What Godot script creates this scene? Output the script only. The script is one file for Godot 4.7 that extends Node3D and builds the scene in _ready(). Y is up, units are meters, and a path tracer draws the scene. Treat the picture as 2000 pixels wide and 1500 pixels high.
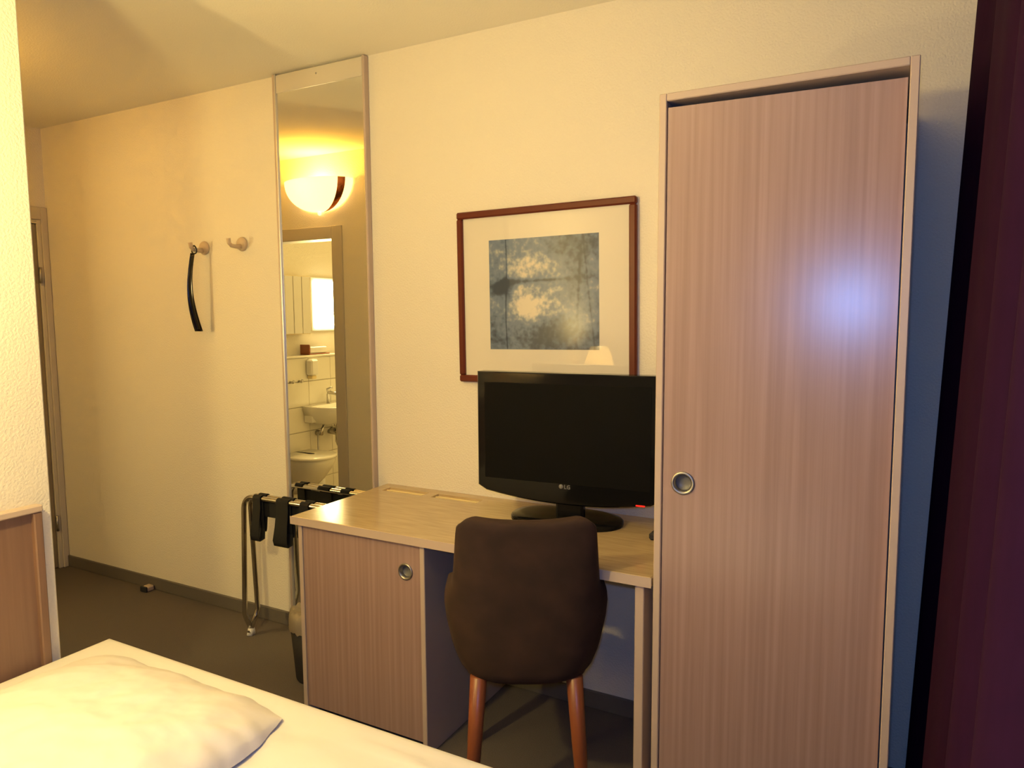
extends Node3D
# Hotel room at night: desk, chair, wardrobe, mirror panel, corridor and bathroom beyond.
# World: main wall is the plane z = 0 (room on +z), x to the right along it, floor y = 0.

const H := 2.514          # ceiling height
const XE := -3.45         # end wall with the entry door
const XP := -1.165        # face of the partition that carries the headboard
const ZB := 1.315         # corridor face of the bathroom wall
const XR := 1.07          # window wall behind the curtain
const ZK := 4.80          # far wall of the bedroom
const ZT := 3.25          # far wall of the bathroom

var used := {}

# ---------------------------------------------------------------- helpers
func numbered(n: String) -> String:
	if not used.has(n):
		used[n] = 0
		return n
	used[n] += 1
	return "%s_%03d" % [n, used[n]]

func begin(smooth := false) -> SurfaceTool:
	var s := SurfaceTool.new()
	s.begin(Mesh.PRIMITIVE_TRIANGLES)
	s.set_smooth_group(0 if smooth else -1)
	return s

func tri(s: SurfaceTool, a: Vector3, b: Vector3, c: Vector3, out: Vector3) -> void:
	if Plane(a, b, c).normal.dot(out) < 0.0:
		var t := b
		b = c
		c = t
	s.add_vertex(a); s.add_vertex(b); s.add_vertex(c)

func quad(s: SurfaceTool, a: Vector3, b: Vector3, c: Vector3, d: Vector3, out: Vector3) -> void:
	tri(s, a, b, c, out)
	tri(s, a, c, d, out)

# box between two corners, with chamfered edges
func box(s: SurfaceTool, lo: Vector3, hi: Vector3, bev := 0.0) -> void:
	var c := (lo + hi) / 2.0
	var h := (hi - lo) / 2.0
	var b: float = min(bev, min(h.x, min(h.y, h.z)) * 0.49)
	for ax in 3:
		for sg in [-1.0, 1.0]:
			var n := Vector3.ZERO
			n[ax] = sg
			var u := (ax + 1) % 3
			var v := (ax + 2) % 3
			var p := []
			for k in [[-1, -1], [1, -1], [1, 1], [-1, 1]]:
				var q := Vector3.ZERO
				q[ax] = sg * h[ax]
				q[u] = k[0] * (h[u] - b)
				q[v] = k[1] * (h[v] - b)
				p.append(c + q)
			quad(s, p[0], p[1], p[2], p[3], n)
	if b <= 0.0:
		return
	for ax in 3:
		var u := (ax + 1) % 3
		var v := (ax + 2) % 3
		for su in [-1.0, 1.0]:
			for sv in [-1.0, 1.0]:
				var p := []
				for k in [[-1, 0], [1, 0], [1, 1], [-1, 1]]:
					var q := Vector3.ZERO
					q[ax] = k[0] * (h[ax] - b)
					q[u] = su * (h[u] - (b if k[1] == 1 else 0.0))
					q[v] = sv * (h[v] - (b if k[1] == 0 else 0.0))
					p.append(c + q)
				var n := Vector3.ZERO
				n[u] = su; n[v] = sv
				quad(s, p[0], p[1], p[2], p[3], n)
	for sx in [-1.0, 1.0]:
		for sy in [-1.0, 1.0]:
			for sz in [-1.0, 1.0]:
				var q := Vector3(sx * h.x, sy * h.y, sz * h.z)
				var d := Vector3(sx, sy, sz) * b
				tri(s, c + q - Vector3(0, d.y, d.z), c + q - Vector3(d.x, 0, d.z), c + q - Vector3(d.x, d.y, 0), Vector3(sx, sy, sz))

# surface through rows of points; outward side chosen by a test point inside
func grid(s: SurfaceTool, rows: Array, wrap := false, flip := false) -> void:
	for i in rows.size() - 1:
		var a: Array = rows[i]
		var b: Array = rows[i + 1]
		var n := a.size()
		for j in (n if wrap else n - 1):
			var k := (j + 1) % n
			var q := [a[j], b[j], b[k], a[k]]
			if flip:
				q = [a[k], b[k], b[j], a[j]]
			for t in [[0, 1, 2], [0, 2, 3]]:
				s.add_vertex(q[t[0]]); s.add_vertex(q[t[1]]); s.add_vertex(q[t[2]])

func tube(s: SurfaceTool, path: Array, r, sides := 10, flat := 1.0) -> void:
	var rows := []
	var up := Vector3(0, 1, 0)
	for i in path.size():
		var d: Vector3 = (path[min(i + 1, path.size() - 1)] - path[max(i - 1, 0)]).normalized()
		if i == 0 and abs(d.dot(up)) > 0.9:
			up = Vector3(1, 0, 0)
		var x := up.cross(d).normalized()
		var y := d.cross(x).normalized()
		up = y
		var rr: float = r[i] if r is Array else r
		var ring := []
		for k in sides:
			var a := TAU * k / sides
			ring.append(path[i] + x * cos(a) * rr + y * sin(a) * rr * flat)
		rows.append(ring)
	grid(s, rows, true)
	for e in [0, rows.size() - 1]:
		var o: Vector3 = (path[e] - path[1 if e == 0 else e - 1]).normalized()
		for k in sides:
			tri(s, path[e], rows[e][k], rows[e][(k + 1) % sides], o)

# profile of (radius, height) turned about y
func lathe(s: SurfaceTool, prof: Array, at := Vector3.ZERO, sides := 28, basis := Basis()) -> void:
	var rows := []
	for p in prof:
		var ring := []
		for k in sides:
			var a := TAU * k / sides
			ring.append(at + basis * Vector3(p.x * cos(a), p.y, p.x * sin(a)))
		rows.append(ring)
	grid(s, rows, true)

func obj(called: String, s: SurfaceTool, m: Material, parent: Node3D, world := true) -> MeshInstance3D:
	s.generate_normals()
	var o := MeshInstance3D.new()
	o.mesh = s.commit()
	o.material_override = m
	if parent == self:
		o.name = numbered(called)
		add_child(o)
	else:
		o.name = called
		parent.add_child(o, true)
		if world:
			var p: Node = parent
			while p != self:
				o.position -= p.position
				p = p.get_parent()
	return o

func thing(called: String, label: String, category: String, at := Vector3.ZERO, turn := 0.0, group := "") -> Node3D:
	var o := Node3D.new()
	o.name = numbered(called)
	add_child(o)
	o.position = at
	o.rotation.y = turn
	tag(o, label, category, group)
	return o

func tag(o: Node3D, label: String, category: String, group := "") -> void:
	o.set_meta("label", label)
	o.set_meta("category", category)
	if group:
		o.set_meta("group", group)

func struct(called: String, s: SurfaceTool, m: Material, label := "", parent: Node3D = null) -> MeshInstance3D:
	var o := obj(called, s, m, self if parent == null else parent)
	if parent == null:
		o.set_meta("kind", "structure")
		if label:
			o.set_meta("label", label)
	return o

# ---------------------------------------------------------------- materials
func lin(r: float, g: float, b: float) -> Color:
	return Color(r, g, b).linear_to_srgb()

func mat(c: Color, rough := 0.6, metal := 0.0) -> StandardMaterial3D:
	var m := StandardMaterial3D.new()
	m.albedo_color = c
	m.roughness = rough
	m.metallic = metal
	return m

func noise_tex(freq: float, sd: int, lo: Color, hi: Color, oct := 4, size := 512) -> NoiseTexture2D:
	var n := FastNoiseLite.new()
	n.seed = sd
	n.frequency = freq
	n.noise_type = FastNoiseLite.TYPE_SIMPLEX_SMOOTH
	n.fractal_octaves = oct
	var t := NoiseTexture2D.new()
	t.width = size
	t.height = size
	t.seamless = true
	t.noise = n
	var g := Gradient.new()
	g.set_color(0, lo)
	g.set_color(1, hi)
	t.color_ramp = g
	return t

func tri_mat(m: StandardMaterial3D, scale: Vector3, world := true) -> StandardMaterial3D:
	m.uv1_triplanar = true
	m.uv1_world_triplanar = world
	m.uv1_scale = scale
	m.uv1_triplanar_sharpness = 8.0
	return m

func bump(m: StandardMaterial3D, t: Texture2D, cm: float) -> StandardMaterial3D:
	m.heightmap_enabled = true
	m.heightmap_texture = t
	m.heightmap_scale = cm
	return m

var M := {}

func make_materials() -> void:
	var plaster := noise_tex(0.05, 3, Color.BLACK, Color.WHITE, 4)
	M.wall = bump(tri_mat(mat(lin(0.81, 0.76, 0.655), 0.85), Vector3(4, 4, 4)), plaster, 0.12)
	M.ceiling = bump(tri_mat(mat(lin(0.90, 0.86, 0.75), 0.9), Vector3(4, 4, 4)), plaster, 0.06)
	var pile := noise_tex(0.12, 8, Color(0.72, 0.72, 0.72), Color(1, 1, 1), 4)
	M.carpet = mat(lin(0.170, 0.142, 0.125), 1.0)
	M.carpet.albedo_texture = pile
	bump(tri_mat(M.carpet, Vector3(5, 5, 5)), pile, 0.4)
	M.base = tri_mat(mat(lin(0.13, 0.115, 0.10), 0.6), Vector3(3, 3, 3))
	var grain := noise_tex(0.02, 11, Color(0.88, 0.865, 0.85), Color(1, 1, 1), 6)
	M.laminate = mat(lin(0.43, 0.29, 0.265), 0.27)
	M.laminate.metallic_specular = 0.7
	M.laminate.albedo_texture = grain
	tri_mat(M.laminate, Vector3(4.3, 0.07, 4.3), false)
	M.desktop = mat(lin(0.58, 0.45, 0.27), 0.17)
	M.desktop.metallic_specular = 0.65
	M.desktop.albedo_texture = noise_tex(0.03, 12, Color(0.88, 0.86, 0.84), Color(1, 1, 1), 5)
	tri_mat(M.desktop, Vector3(0.4, 4, 5))
	M.edge = mat(lin(0.54, 0.43, 0.36), 0.4)
	M.board = mat(lin(0.25, 0.15, 0.11), 0.4)
	M.board.albedo_texture = grain
	tri_mat(M.board, Vector3(3.2, 0.12, 3.2))
	M.dark = mat(lin(0.02, 0.02, 0.022), 0.7)
	M.mirror = mat(lin(0.92, 0.93, 0.90), 0.0, 1.0)
	M.trim = mat(lin(0.62, 0.58, 0.50), 0.35)
	M.chrome = mat(lin(0.62, 0.60, 0.57), 0.16, 1.0)
	M.strip = mat(lin(0.60, 0.57, 0.52), 0.38, 0.6)
	M.steel = mat(lin(0.40, 0.39, 0.38), 0.4, 1.0)
	M.webbing = mat(lin(0.008, 0.008, 0.009), 0.8)
	M.hook = mat(lin(0.60, 0.47, 0.34), 0.35)
	M.horn = mat(lin(0.010, 0.008, 0.008), 0.18)
	M.frame_red = mat(lin(0.125, 0.026, 0.014), 0.4)
	M.frame_red.metallic_specular = 0.35
	M.mat_board = mat(lin(0.74, 0.69, 0.60), 0.9)
	M.pane = mat(Color(1, 1, 1, 0.02), 0.015)
	M.pane.transparency = BaseMaterial3D.TRANSPARENCY_ALPHA
	M.tv_body = mat(lin(0.006, 0.006, 0.0065), 0.10)
	M.tv_body.metallic_specular = 0.3
	M.tv_screen = mat(lin(0.006, 0.006, 0.006), 0.5)
	M.tv_screen.metallic_specular = 0.15
	M.tv_grey = mat(lin(0.13, 0.13, 0.13), 0.4)
	M.led = mat(lin(0.5, 0.02, 0.02), 0.4)
	M.led.emission_enabled = true
	M.led.emission = Color(1.0, 0.1, 0.06)
	M.led.emission_energy_multiplier = 1.0
	M.velvet = mat(lin(0.046, 0.020, 0.012), 0.85)
	M.velvet.albedo_texture = noise_tex(0.02, 21, Color(0.70, 0.68, 0.66), Color(1, 1, 1), 3)
	tri_mat(M.velvet, Vector3(0.9, 0.9, 0.9), false)
	M.velvet.rim_enabled = true
	M.velvet.rim = 0.35
	M.velvet.rim_tint = 0.9
	M.leg_wood = mat(lin(0.25, 0.075, 0.03), 0.35)
	var weave := noise_tex(0.02, 31, Color.BLACK, Color.WHITE, 3)
	M.linen = bump(tri_mat(mat(lin(0.74, 0.72, 0.70), 0.85), Vector3(0.7, 0.7, 0.7)), weave, 0.25)
	M.duvet = bump(tri_mat(mat(lin(0.76, 0.73, 0.74), 0.85), Vector3(0.7, 0.7, 0.7)), weave, 0.4)
	M.curtain = mat(lin(0.024, 0.006, 0.024), 0.85)
	M.curtain.albedo_texture = noise_tex(0.03, 41, Color(0.93, 0.93, 0.93), Color(1, 1, 1), 4)
	tri_mat(M.curtain, Vector3(4, 0.6, 4))
	M.curtain.rim_enabled = true
	M.curtain.rim = 0.04
	M.curtain.metallic_specular = 0.15
	M.curtain.rim_tint = 0.8
	M.ceramic = mat(lin(0.82, 0.80, 0.74), 0.12)
	M.tile = mat(lin(0.80, 0.76, 0.66), 0.15)
	M.grout = mat(lin(0.50, 0.46, 0.38), 0.9)
	M.bath_wall = mat(lin(0.84, 0.81, 0.74), 0.8)
	M.bath_floor = mat(lin(0.36, 0.28, 0.18), 0.5)
	M.brass = mat(lin(0.62, 0.20, 0.07), 0.2, 1.0)
	M.plastic_white = mat(lin(0.78, 0.76, 0.72), 0.4)
	M.vent = mat(lin(0.80, 0.66, 0.36), 0.45)
	M.door = mat(lin(0.28, 0.24, 0.20), 0.5)
	M.casing = mat(lin(0.58, 0.53, 0.46), 0.5)
	M.shade = mat(lin(0.86, 0.80, 0.66), 0.9)
	M.shade.backlight_enabled = true
	M.shade.backlight = Color(1, 0.95, 0.85)
	M.liner = mat(lin(0.36, 0.31, 0.23), 0.4)
	M.liner.backlight_enabled = true
	M.liner.backlight = Color(0.5, 0.5, 0.45)

# ---------------------------------------------------------------- build
func _ready() -> void:
	camera_and_light()
	make_materials()
	shell()
	corridor_mirror()
	bathroom()
	wardrobe()
	desk()
	television()
	picture()
	chair()
	bed()
	luggage_rack()
	curtain()
	wall_hooks()
	sconce()
	globe_lamp()
	reading_lamp()
	small_things()

func omni(at: Vector3, c: Color, e: float, size: float) -> OmniLight3D:
	var l := OmniLight3D.new()
	l.position = at
	l.light_color = c
	l.light_energy = e
	l.light_size = size
	l.omni_range = 12.0
	l.omni_attenuation = 2.0
	l.shadow_enabled = true
	add_child(l)
	return l

const LAMP_AT := Vector3(-0.985, 1.175, 2.28)   # shaded reading lamp, seen in the picture glass
const GLOBE_AT := Vector3(-0.585, 1.84, 2.10)    # small opal pendant globe, the main warm light
const FLASH_ENERGY := 0.66

func camera_and_light() -> void:
	var yaw := 0.4946
	var pitch := -0.0956
	var roll := -0.0060
	var fwd := Vector3(-sin(yaw) * cos(pitch), sin(pitch), -cos(yaw) * cos(pitch))
	var right := Vector3(cos(yaw), 0, -sin(yaw))
	var up := right.cross(fwd)
	var r2 := right * cos(roll) + up * sin(roll)
	var u2 := up * cos(roll) - right * sin(roll)
	var cam := Camera3D.new()
	cam.name = "camera"
	cam.fov = rad_to_deg(2.0 * atan(750.0 / 1403.5))
	cam.near = 0.02
	cam.far = 50.0
	add_child(cam)
	cam.transform = Transform3D(Basis(r2, u2, -fwd), Vector3(0.8339, 1.4612, 2.3968))
	cam.current = true
	var e := Environment.new()
	e.background_mode = Environment.BG_COLOR
	e.background_color = Color(0, 0, 0)
	e.tonemap_mode = Environment.TONE_MAPPER_LINEAR
	e.tonemap_exposure = 1.06
	e.sdfgi_enabled = true
	e.ssao_enabled = true
	e.ssil_enabled = true
	var w := WorldEnvironment.new()
	w.environment = e
	add_child(w)
	# the photographer's weak flash, just over the lens: cool against the tungsten lamps
	var f := omni(Vector3(0.83, 1.51, 2.41), lin(0.19, 0.39, 1.0), FLASH_ENERGY, 0.02)
	f.name = "flash"

func shell() -> void:
	var s := begin()
	box(s, Vector3(XE - 0.15, -0.12, -0.15), Vector3(XR + 0.15, 0.0, ZK + 0.15))
	struct("floor", s, M.carpet, "olive brown carpet floor of the room and corridor")
	s = begin()
	box(s, Vector3(XE - 0.15, H, -0.15), Vector3(XR + 0.15, H + 0.12, ZK + 0.15))
	struct("ceiling", s, M.ceiling, "plain white ceiling lit warm by the lamps")
	s = begin()
	box(s, Vector3(XE - 0.15, 0, -0.12), Vector3(XR + 0.12, H, 0))
	struct("wall_main", s, M.wall, "white plaster wall behind desk, mirror and wardrobe")
	s = begin()
	box(s, Vector3(XR, 0, 0), Vector3(XR + 0.12, H, ZK))
	struct("wall_right", s, M.wall, "window side wall behind the curtain")
	s = begin()
	box(s, Vector3(XE - 0.12, 0, ZK), Vector3(XR + 0.12, H, ZK + 0.12))
	struct("wall_back", s, M.wall, "white far wall of the bedroom beyond the bed")
	s = begin()
	box(s, Vector3(XE, 0, ZT), Vector3(XP - 0.10, H, ZT + 0.10))
	struct("wall_bathroom_far", s, M.wall, "white far wall of the bathroom")
	# end wall with the opening of the entry door
	s = begin()
	box(s, Vector3(XE - 0.12, 2.03, 0), Vector3(XE, H, ZB))
	box(s, Vector3(XE - 0.12, 0, 0), Vector3(XE, 2.03, 0.03))
	box(s, Vector3(XE - 0.12, 0, 0.97), Vector3(XE, 2.03, ZB))
	box(s, Vector3(XE - 0.12, 0, ZB), Vector3(XE, H, ZK))
	struct("wall_end", s, M.wall, "end wall of the corridor with the entry door")
	# partition with the headboard, and the bathroom wall with its doorway
	s = begin()
	box(s, Vector3(XP - 0.10, 0, ZB), Vector3(XP, H, ZK), 0.004)
	struct("wall_left", s, M.wall, "rough plastered partition behind the headboard")
	s = begin()
	box(s, Vector3(-2.467, 0, ZB), Vector3(XP - 0.10, H, ZB + 0.10))
	box(s, Vector3(-3.27, 1.976, ZB), Vector3(-2.467, H, ZB + 0.10))
	box(s, Vector3(XE, 0, ZB), Vector3(-3.27, H, ZB + 0.10))
	struct("wall_bathroom", s, M.wall, "corridor wall with the open bathroom doorway")
	# baseboards
	var bh := 0.066
	s = begin()
	box(s, Vector3(XE, 0, 0), Vector3(-1.622, bh, 0.012), 0.003)
	struct("baseboard_main", s, M.base, "dark grey skirting along the corridor wall")
	s = begin()
	box(s, Vector3(-1.11, 0, 0), Vector3(XR, bh, 0.012), 0.003)
	struct("baseboard_desk", s, M.base, "dark grey skirting behind the desk")
	s = begin()
	box(s, Vector3(-2.38, 0, ZB - 0.012), Vector3(XP, bh, ZB), 0.003)
	struct("baseboard_bathroom", s, M.base, "dark grey skirting beside the bathroom door")
	# bathroom door frame
	var t := thing("door_2", "beige steel frame of the open bathroom doorway", "door frame", Vector3(-2.87, 0, ZB))
	t.set_meta("kind", "structure")
	t.remove_meta("category")
	s = begin()
	box(s, Vector3(-2.475, 0, ZB - 0.012), Vector3(-2.388, 2.05, ZB + 0.11), 0.003)
	obj("jamb", s, M.casing, t)
	s = begin()
	box(s, Vector3(-3.35, 0, ZB - 0.012), Vector3(-3.262, 2.05, ZB + 0.11), 0.003)
	obj("jamb", s, M.casing, t)
	s = begin()
	box(s, Vector3(-3.262, 1.968, ZB - 0.012), Vector3(-2.475, 2.05, ZB + 0.11), 0.003)
	obj("lintel", s, M.casing, t)
	# entry door in the end wall
	t = thing("door_1", "brown entry door in a light frame at the end of the corridor", "door", Vector3(XE, 0, 0.5))
	t.set_meta("kind", "structure")
	t.remove_meta("category")
	s = begin()
	box(s, Vector3(XE - 0.05, 0.005, 0.058), Vector3(XE - 0.005, 1.985, 0.94), 0.003)
	obj("leaf", s, M.door, t)
	for z in [[0.002, 0.035], [0.965, 1.03]]:
		s = begin()
		box(s, Vector3(XE - 0.10, 0, z[0]), Vector3(XE + 0.014, 2.08, z[1]), 0.003)
		obj("casing", s, M.casing, t)
	s = begin()
	box(s, Vector3(XE - 0.10, 2.01, 0.035), Vector3(XE + 0.014, 2.08, 0.965), 0.003)
	obj("casing", s, M.casing, t)
	for z in [[0.035, 0.056], [0.944, 0.965]]:
		s = begin()
		box(s, Vector3(XE - 0.10, 0, z[0]), Vector3(XE + 0.004, 2.01, z[1]), 0.002)
		obj("stop_frame", s, M.trim, t)
	s = begin()
	box(s, Vector3(XE - 0.10, 1.988, 0.056), Vector3(XE + 0.004, 2.01, 0.944), 0.002)
	obj("stop_frame", s, M.trim, t)
	for y in [0.27, 1.70]:
		s = begin(true)
		tube(s, [Vector3(XE + 0.012, y - 0.045, 0.057), Vector3(XE + 0.012, y + 0.045, 0.057)], 0.008)
		obj("hinge", s, M.steel, t)
	s = begin(true)
	tube(s, [Vector3(XE, 1.03, 0.88), Vector3(XE + 0.05, 1.03, 0.88), Vector3(XE + 0.05, 1.03, 0.78)], 0.009)
	obj("handle", s, M.steel, t)

func corridor_mirror() -> void:
	var x0 := -1.628
	var x1 := -1.113
	var d := 0.030
	var t := thing("wall_mirror", "tall full height mirror panel reflecting lit wall lamp and bathroom", "mirror", Vector3((x0 + x1) / 2, 0, 0))
	var s := begin()
	box(s, Vector3(x0 + 0.003, 0.012, 0.001), Vector3(x1 - 0.003, H - 0.006, d - 0.008))
	obj("backing_panel", s, M.trim, t)
	s = begin()
	box(s, Vector3(x0 + 0.024, 0.10, d - 0.008), Vector3(x1 - 0.012, 2.43, d - 0.004))
	obj("mirror_glass", s, M.mirror, t)
	s = begin()
	box(s, Vector3(x0 + 0.024, 2.43, d - 0.008), Vector3(x1 - 0.012, H - 0.01, d - 0.001), 0.001)
	obj("top_rail", s, M.trim, t)
	s = begin(true)
	lathe(s, [Vector2(0.0, 0.002), Vector2(0.004, 0.001), Vector2(0.004, 0.0)], Vector3(-1.37, 2.478, d - 0.001), 10, Basis(Vector3.RIGHT, PI / 2))
	obj("screw", s, M.steel, t)
	s = begin()
	box(s, Vector3(x0 + 0.024, 0.02, d - 0.008), Vector3(x1 - 0.012, 0.10, d - 0.001), 0.001)
	obj("bottom_rail", s, M.trim, t)
	s = begin()
	box(s, Vector3(x0, 0.008, 0.0005), Vector3(x0 + 0.014, H - 0.003, d), 0.004)
	obj("side_rail", s, M.edge, t)
	s = begin()
	box(s, Vector3(x0 + 0.014, 0.008, 0.0005), Vector3(x0 + 0.024, H - 0.003, d + 0.003), 0.004)
	obj("chrome_strip", s, M.strip, t)
	s = begin()
	box(s, Vector3(x1 - 0.012, 0.008, 0.0005), Vector3(x1, H - 0.003, d), 0.003)
	obj("side_rail", s, M.edge, t)

func rounded_slab(rx: float, rz: float, p: float, n := 40) -> Array:
	var out := []
	for k in n:
		var a := TAU * k / n
		out.append(Vector2(rx * signf(cos(a)) * pow(absf(cos(a)), p), rz * signf(sin(a)) * pow(absf(sin(a)), p)))
	return out

func bathroom() -> void:
	var xt := -3.31
	# tiled front wall with a ledge, tiles one by one
	var s := begin()
	box(s, Vector3(XE, 0, ZB + 0.10), Vector3(xt - 0.006, 1.135, ZT))
	var pre := struct("wall_tiled", s, M.grout, "cream tiled half wall with a ledge in the bathroom")
	var tw := 0.25
	var th := 0.2
	var z := ZB + 0.102
	while z < 3.1:
		for r in 6:
			var y0 := r * th - 0.054
			var y1: float = min(y0 + th, 1.135) - 0.003
			y0 = max(y0, 0.0) + 0.003
			s = begin()
			box(s, Vector3(xt - 0.007, y0, z + 0.0015), Vector3(xt, y1, z + tw - 0.0015), 0.0015)
			obj("tile", s, M.tile, pre)
		z += tw
	s = begin()
	box(s, Vector3(XE, 1.135, ZB + 0.10), Vector3(xt + 0.012, 1.152, ZT), 0.003)
	obj("ledge", s, M.tile, pre)
	s = begin()
	box(s, Vector3(XE, 0.0, ZB + 0.10), Vector3(XP - 0.10, 0.008, ZT))
	struct("floor_bathroom", s, M.bath_floor, "brown tiled floor of the bathroom")
	# toilet
	var t := thing("toilet", "white wall hung toilet with closed lid by the bathroom door", "toilet", Vector3(xt, 0, 1.70))
	var lid := []
	var zc := 1.70
	var outline := func(grow: float) -> Array:
		var pts := []
		for k in 36:
			var a := PI * k / 35.0 - PI / 2
			pts.append(Vector2(xt + 0.20 + (0.205 + grow) * pow(max(cos(a), 0.0), 0.8), zc + (0.18 + grow) * sin(a)))
		pts.append(Vector2(xt + 0.05, zc + 0.165 + grow))
		pts.append(Vector2(xt + 0.05, zc - 0.165 - grow))
		return pts
	s = begin(true)
	var rows := []
	for q in [[0.385, -0.01], [0.388, 0.0], [0.398, 0.004], [0.408, 0.0], [0.413, -0.02], [0.415, -0.16]]:
		var ring := []
		for p in outline.call(q[1]):
			ring.append(Vector3(p.x, q[0], p.y))
		rows.append(ring)
	grid(s, rows, true, true)
	obj("lid", s, M.ceramic, t)
	s = begin(true)
	rows = []
	for q in [[0.385, -0.012, 1.0], [0.36, -0.01, 1.0], [0.30, -0.03, 0.96], [0.22, -0.06, 0.86], [0.14, -0.09, 0.66], [0.10, -0.11, 0.45], [0.095, -0.15, 0.3]]:
		var ring := []
		for p in outline.call(q[1]):
			ring.append(Vector3(xt + (p.x - xt) * q[2], q[0], p.y))
		rows.append(ring)
	grid(s, rows, true, true)
	obj("bowl", s, M.ceramic, t)
	# wash basin
	t = thing("wash_basin", "white ceramic wash basin mounted on the tiled wall", "wash basin", Vector3(xt, 0.62, 2.07))
	s = begin(true)
	rows = []
	for q in [[0.60, 0.55, 0.5], [0.62, 0.72, 0.66], [0.68, 0.93, 0.9], [0.745, 1.0, 1.0], [0.752, 0.99, 0.99], [0.752, 0.90, 0.88], [0.72, 0.84, 0.80], [0.66, 0.62, 0.6], [0.645, 0.2, 0.3]]:
		var ring := []
		for k in 40:
			var a := PI * k / 39.0 - PI / 2
			ring.append(Vector3(xt + 0.01 + 0.36 * q[2] * pow(max(cos(a), 0.0), 0.55), q[0], 2.07 + 0.24 * q[1] * signf(sin(a)) * pow(absf(sin(a)), 0.8)))
		rows.append(ring)
	grid(s, rows, true, true)
	obj("bowl", s, M.ceramic, t)
	s = begin()
	box(s, Vector3(xt + 0.001, 0.62, 1.85), Vector3(xt + 0.09, 0.754, 2.29), 0.006)
	obj("tap_ledge", s, M.ceramic, t)
	s = begin(true)
	tube(s, [Vector3(xt + 0.06, 0.75, 2.07), Vector3(xt + 0.06, 0.83, 2.07), Vector3(xt + 0.08, 0.845, 2.07), Vector3(xt + 0.17, 0.835, 2.07), Vector3(xt + 0.175, 0.82, 2.07)], 0.014)
	var tap := obj("tap", s, M.chrome, t)
	s = begin(true)
	tube(s, [Vector3(xt + 0.06, 0.84, 2.07), Vector3(xt + 0.05, 0.87, 2.07), Vector3(xt + 0.10, 0.885, 2.07)], 0.009)
	obj("lever", s, M.chrome, tap)
	s = begin(true)
	tube(s, [Vector3(xt + 0.16, 0.61, 2.07), Vector3(xt + 0.16, 0.50, 2.07), Vector3(xt + 0.155, 0.44, 2.08), Vector3(xt + 0.13, 0.42, 2.10), Vector3(xt + 0.10, 0.44, 2.12), Vector3(xt + 0.09, 0.50, 2.13), Vector3(xt + 0.0, 0.51, 2.13)], 0.019)
	obj("drain_trap", s, M.chrome, t)
	for zz in [1.99, 2.16]:
		s = begin(true)
		tube(s, [Vector3(xt, 0.52, zz), Vector3(xt + 0.05, 0.52, zz), Vector3(xt + 0.055, 0.54, zz), Vector3(xt + 0.06, 0.63, zz * 0.5 + 1.035)], [0.024, 0.022, 0.012, 0.008])
		obj("stop_valve", s, M.chrome, t)
	# soap dispenser
	t = thing("soap_dispenser", "cream soap dispenser on the bathroom tiles under the ledge", "soap dispenser", Vector3(xt, 0.97, 1.925))
	s = begin()
	box(s, Vector3(xt, 0.995, 1.885), Vector3(xt + 0.07, 1.12, 1.965), 0.012)
	obj("body", s, M.plastic_white, t)
	s = begin()
	box(s, Vector3(xt, 0.965, 1.90), Vector3(xt + 0.06, 0.993, 1.95), 0.01)
	obj("push_plate", s, M.vent, t)
	# two towel hooks
	for zz in [1.718, 1.809]:
		s = begin(true)
		tube(s, [Vector3(xt, 0.953, zz), Vector3(xt + 0.03, 0.95, zz), Vector3(xt + 0.04, 0.965, zz)], 0.01)
		tag(obj("towel_hook", s, M.chrome, self), "chrome towel hook on the tiles, " + ("nearest the soap dispenser" if zz > 1.76 else "farther from the soap dispenser"), "hook", "towel hooks on the bathroom tiles")
	# tissue box on the ledge
	t = thing("tissue_box", "dark framed tissue box standing on the bathroom ledge", "tissue box", Vector3(xt - 0.06, 1.152, 2.06))
	s = begin()
	box(s, Vector3(xt - 0.11, 1.152, 1.945), Vector3(xt - 0.01, 1.162, 2.18), 0.002)
	obj("tray", s, M.leg_wood, t)
	s = begin()
	box(s, Vector3(xt - 0.11, 1.162, 1.945), Vector3(xt - 0.01, 1.235, 1.957), 0.002)
	obj("end_plate", s, M.leg_wood, t)
	s = begin()
	box(s, Vector3(xt - 0.10, 1.163, 1.97), Vector3(xt - 0.02, 1.215, 2.16), 0.006)
	obj("tissue_pack", s, M.plastic_white, t)
	# mirror cabinet of three narrow doors
	t = thing("bathroom_cabinet", "narrow three door cabinet on the wall beside the bathroom light", "cabinet", Vector3(XE, 1.32, 1.86))
	s = begin()
	box(s, Vector3(XE, 1.32, 1.72), Vector3(XE + 0.10, 1.78, 2.0), 0.003)
	obj("body", s, M.vent, t)
	for k in 3:
		s = begin()
		box(s, Vector3(XE + 0.10, 1.325, 1.724 + k * 0.092), Vector3(XE + 0.112, 1.775, 1.724 + k * 0.092 + 0.086), 0.003)
		obj("cabinet_door", s, M.plastic_white, t)
	# bathroom wall light: glowing panel with an area light before its face
	t = thing("bathroom_light", "bright glowing wall light panel inside the bathroom", "wall light", Vector3(XE, 1.34, 2.26))
	s = begin()
	box(s, Vector3(XE, 1.34, 2.09), Vector3(XE + 0.03, 1.78, 2.43), 0.004)
	obj("back_plate", s, M.plastic_white, t)
	s = begin()
	box(s, Vector3(XE + 0.03, 1.36, 2.11), Vector3(XE + 0.06, 1.76, 2.41), 0.008)
	var glow := mat(lin(0.9, 0.88, 0.8), 0.6)
	glow.emission_enabled = true
	glow.emission = lin(1.0, 0.80, 0.42)
	glow.emission_energy_multiplier = 6.0
	obj("light_diffuser", s, glow, t)
	var a := AreaLight3D.new()
	a.name = "bathroom_area"
	a.area_size = Vector2(0.28, 0.38)
	a.light_color = lin(1.0, 0.74, 0.28)
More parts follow.
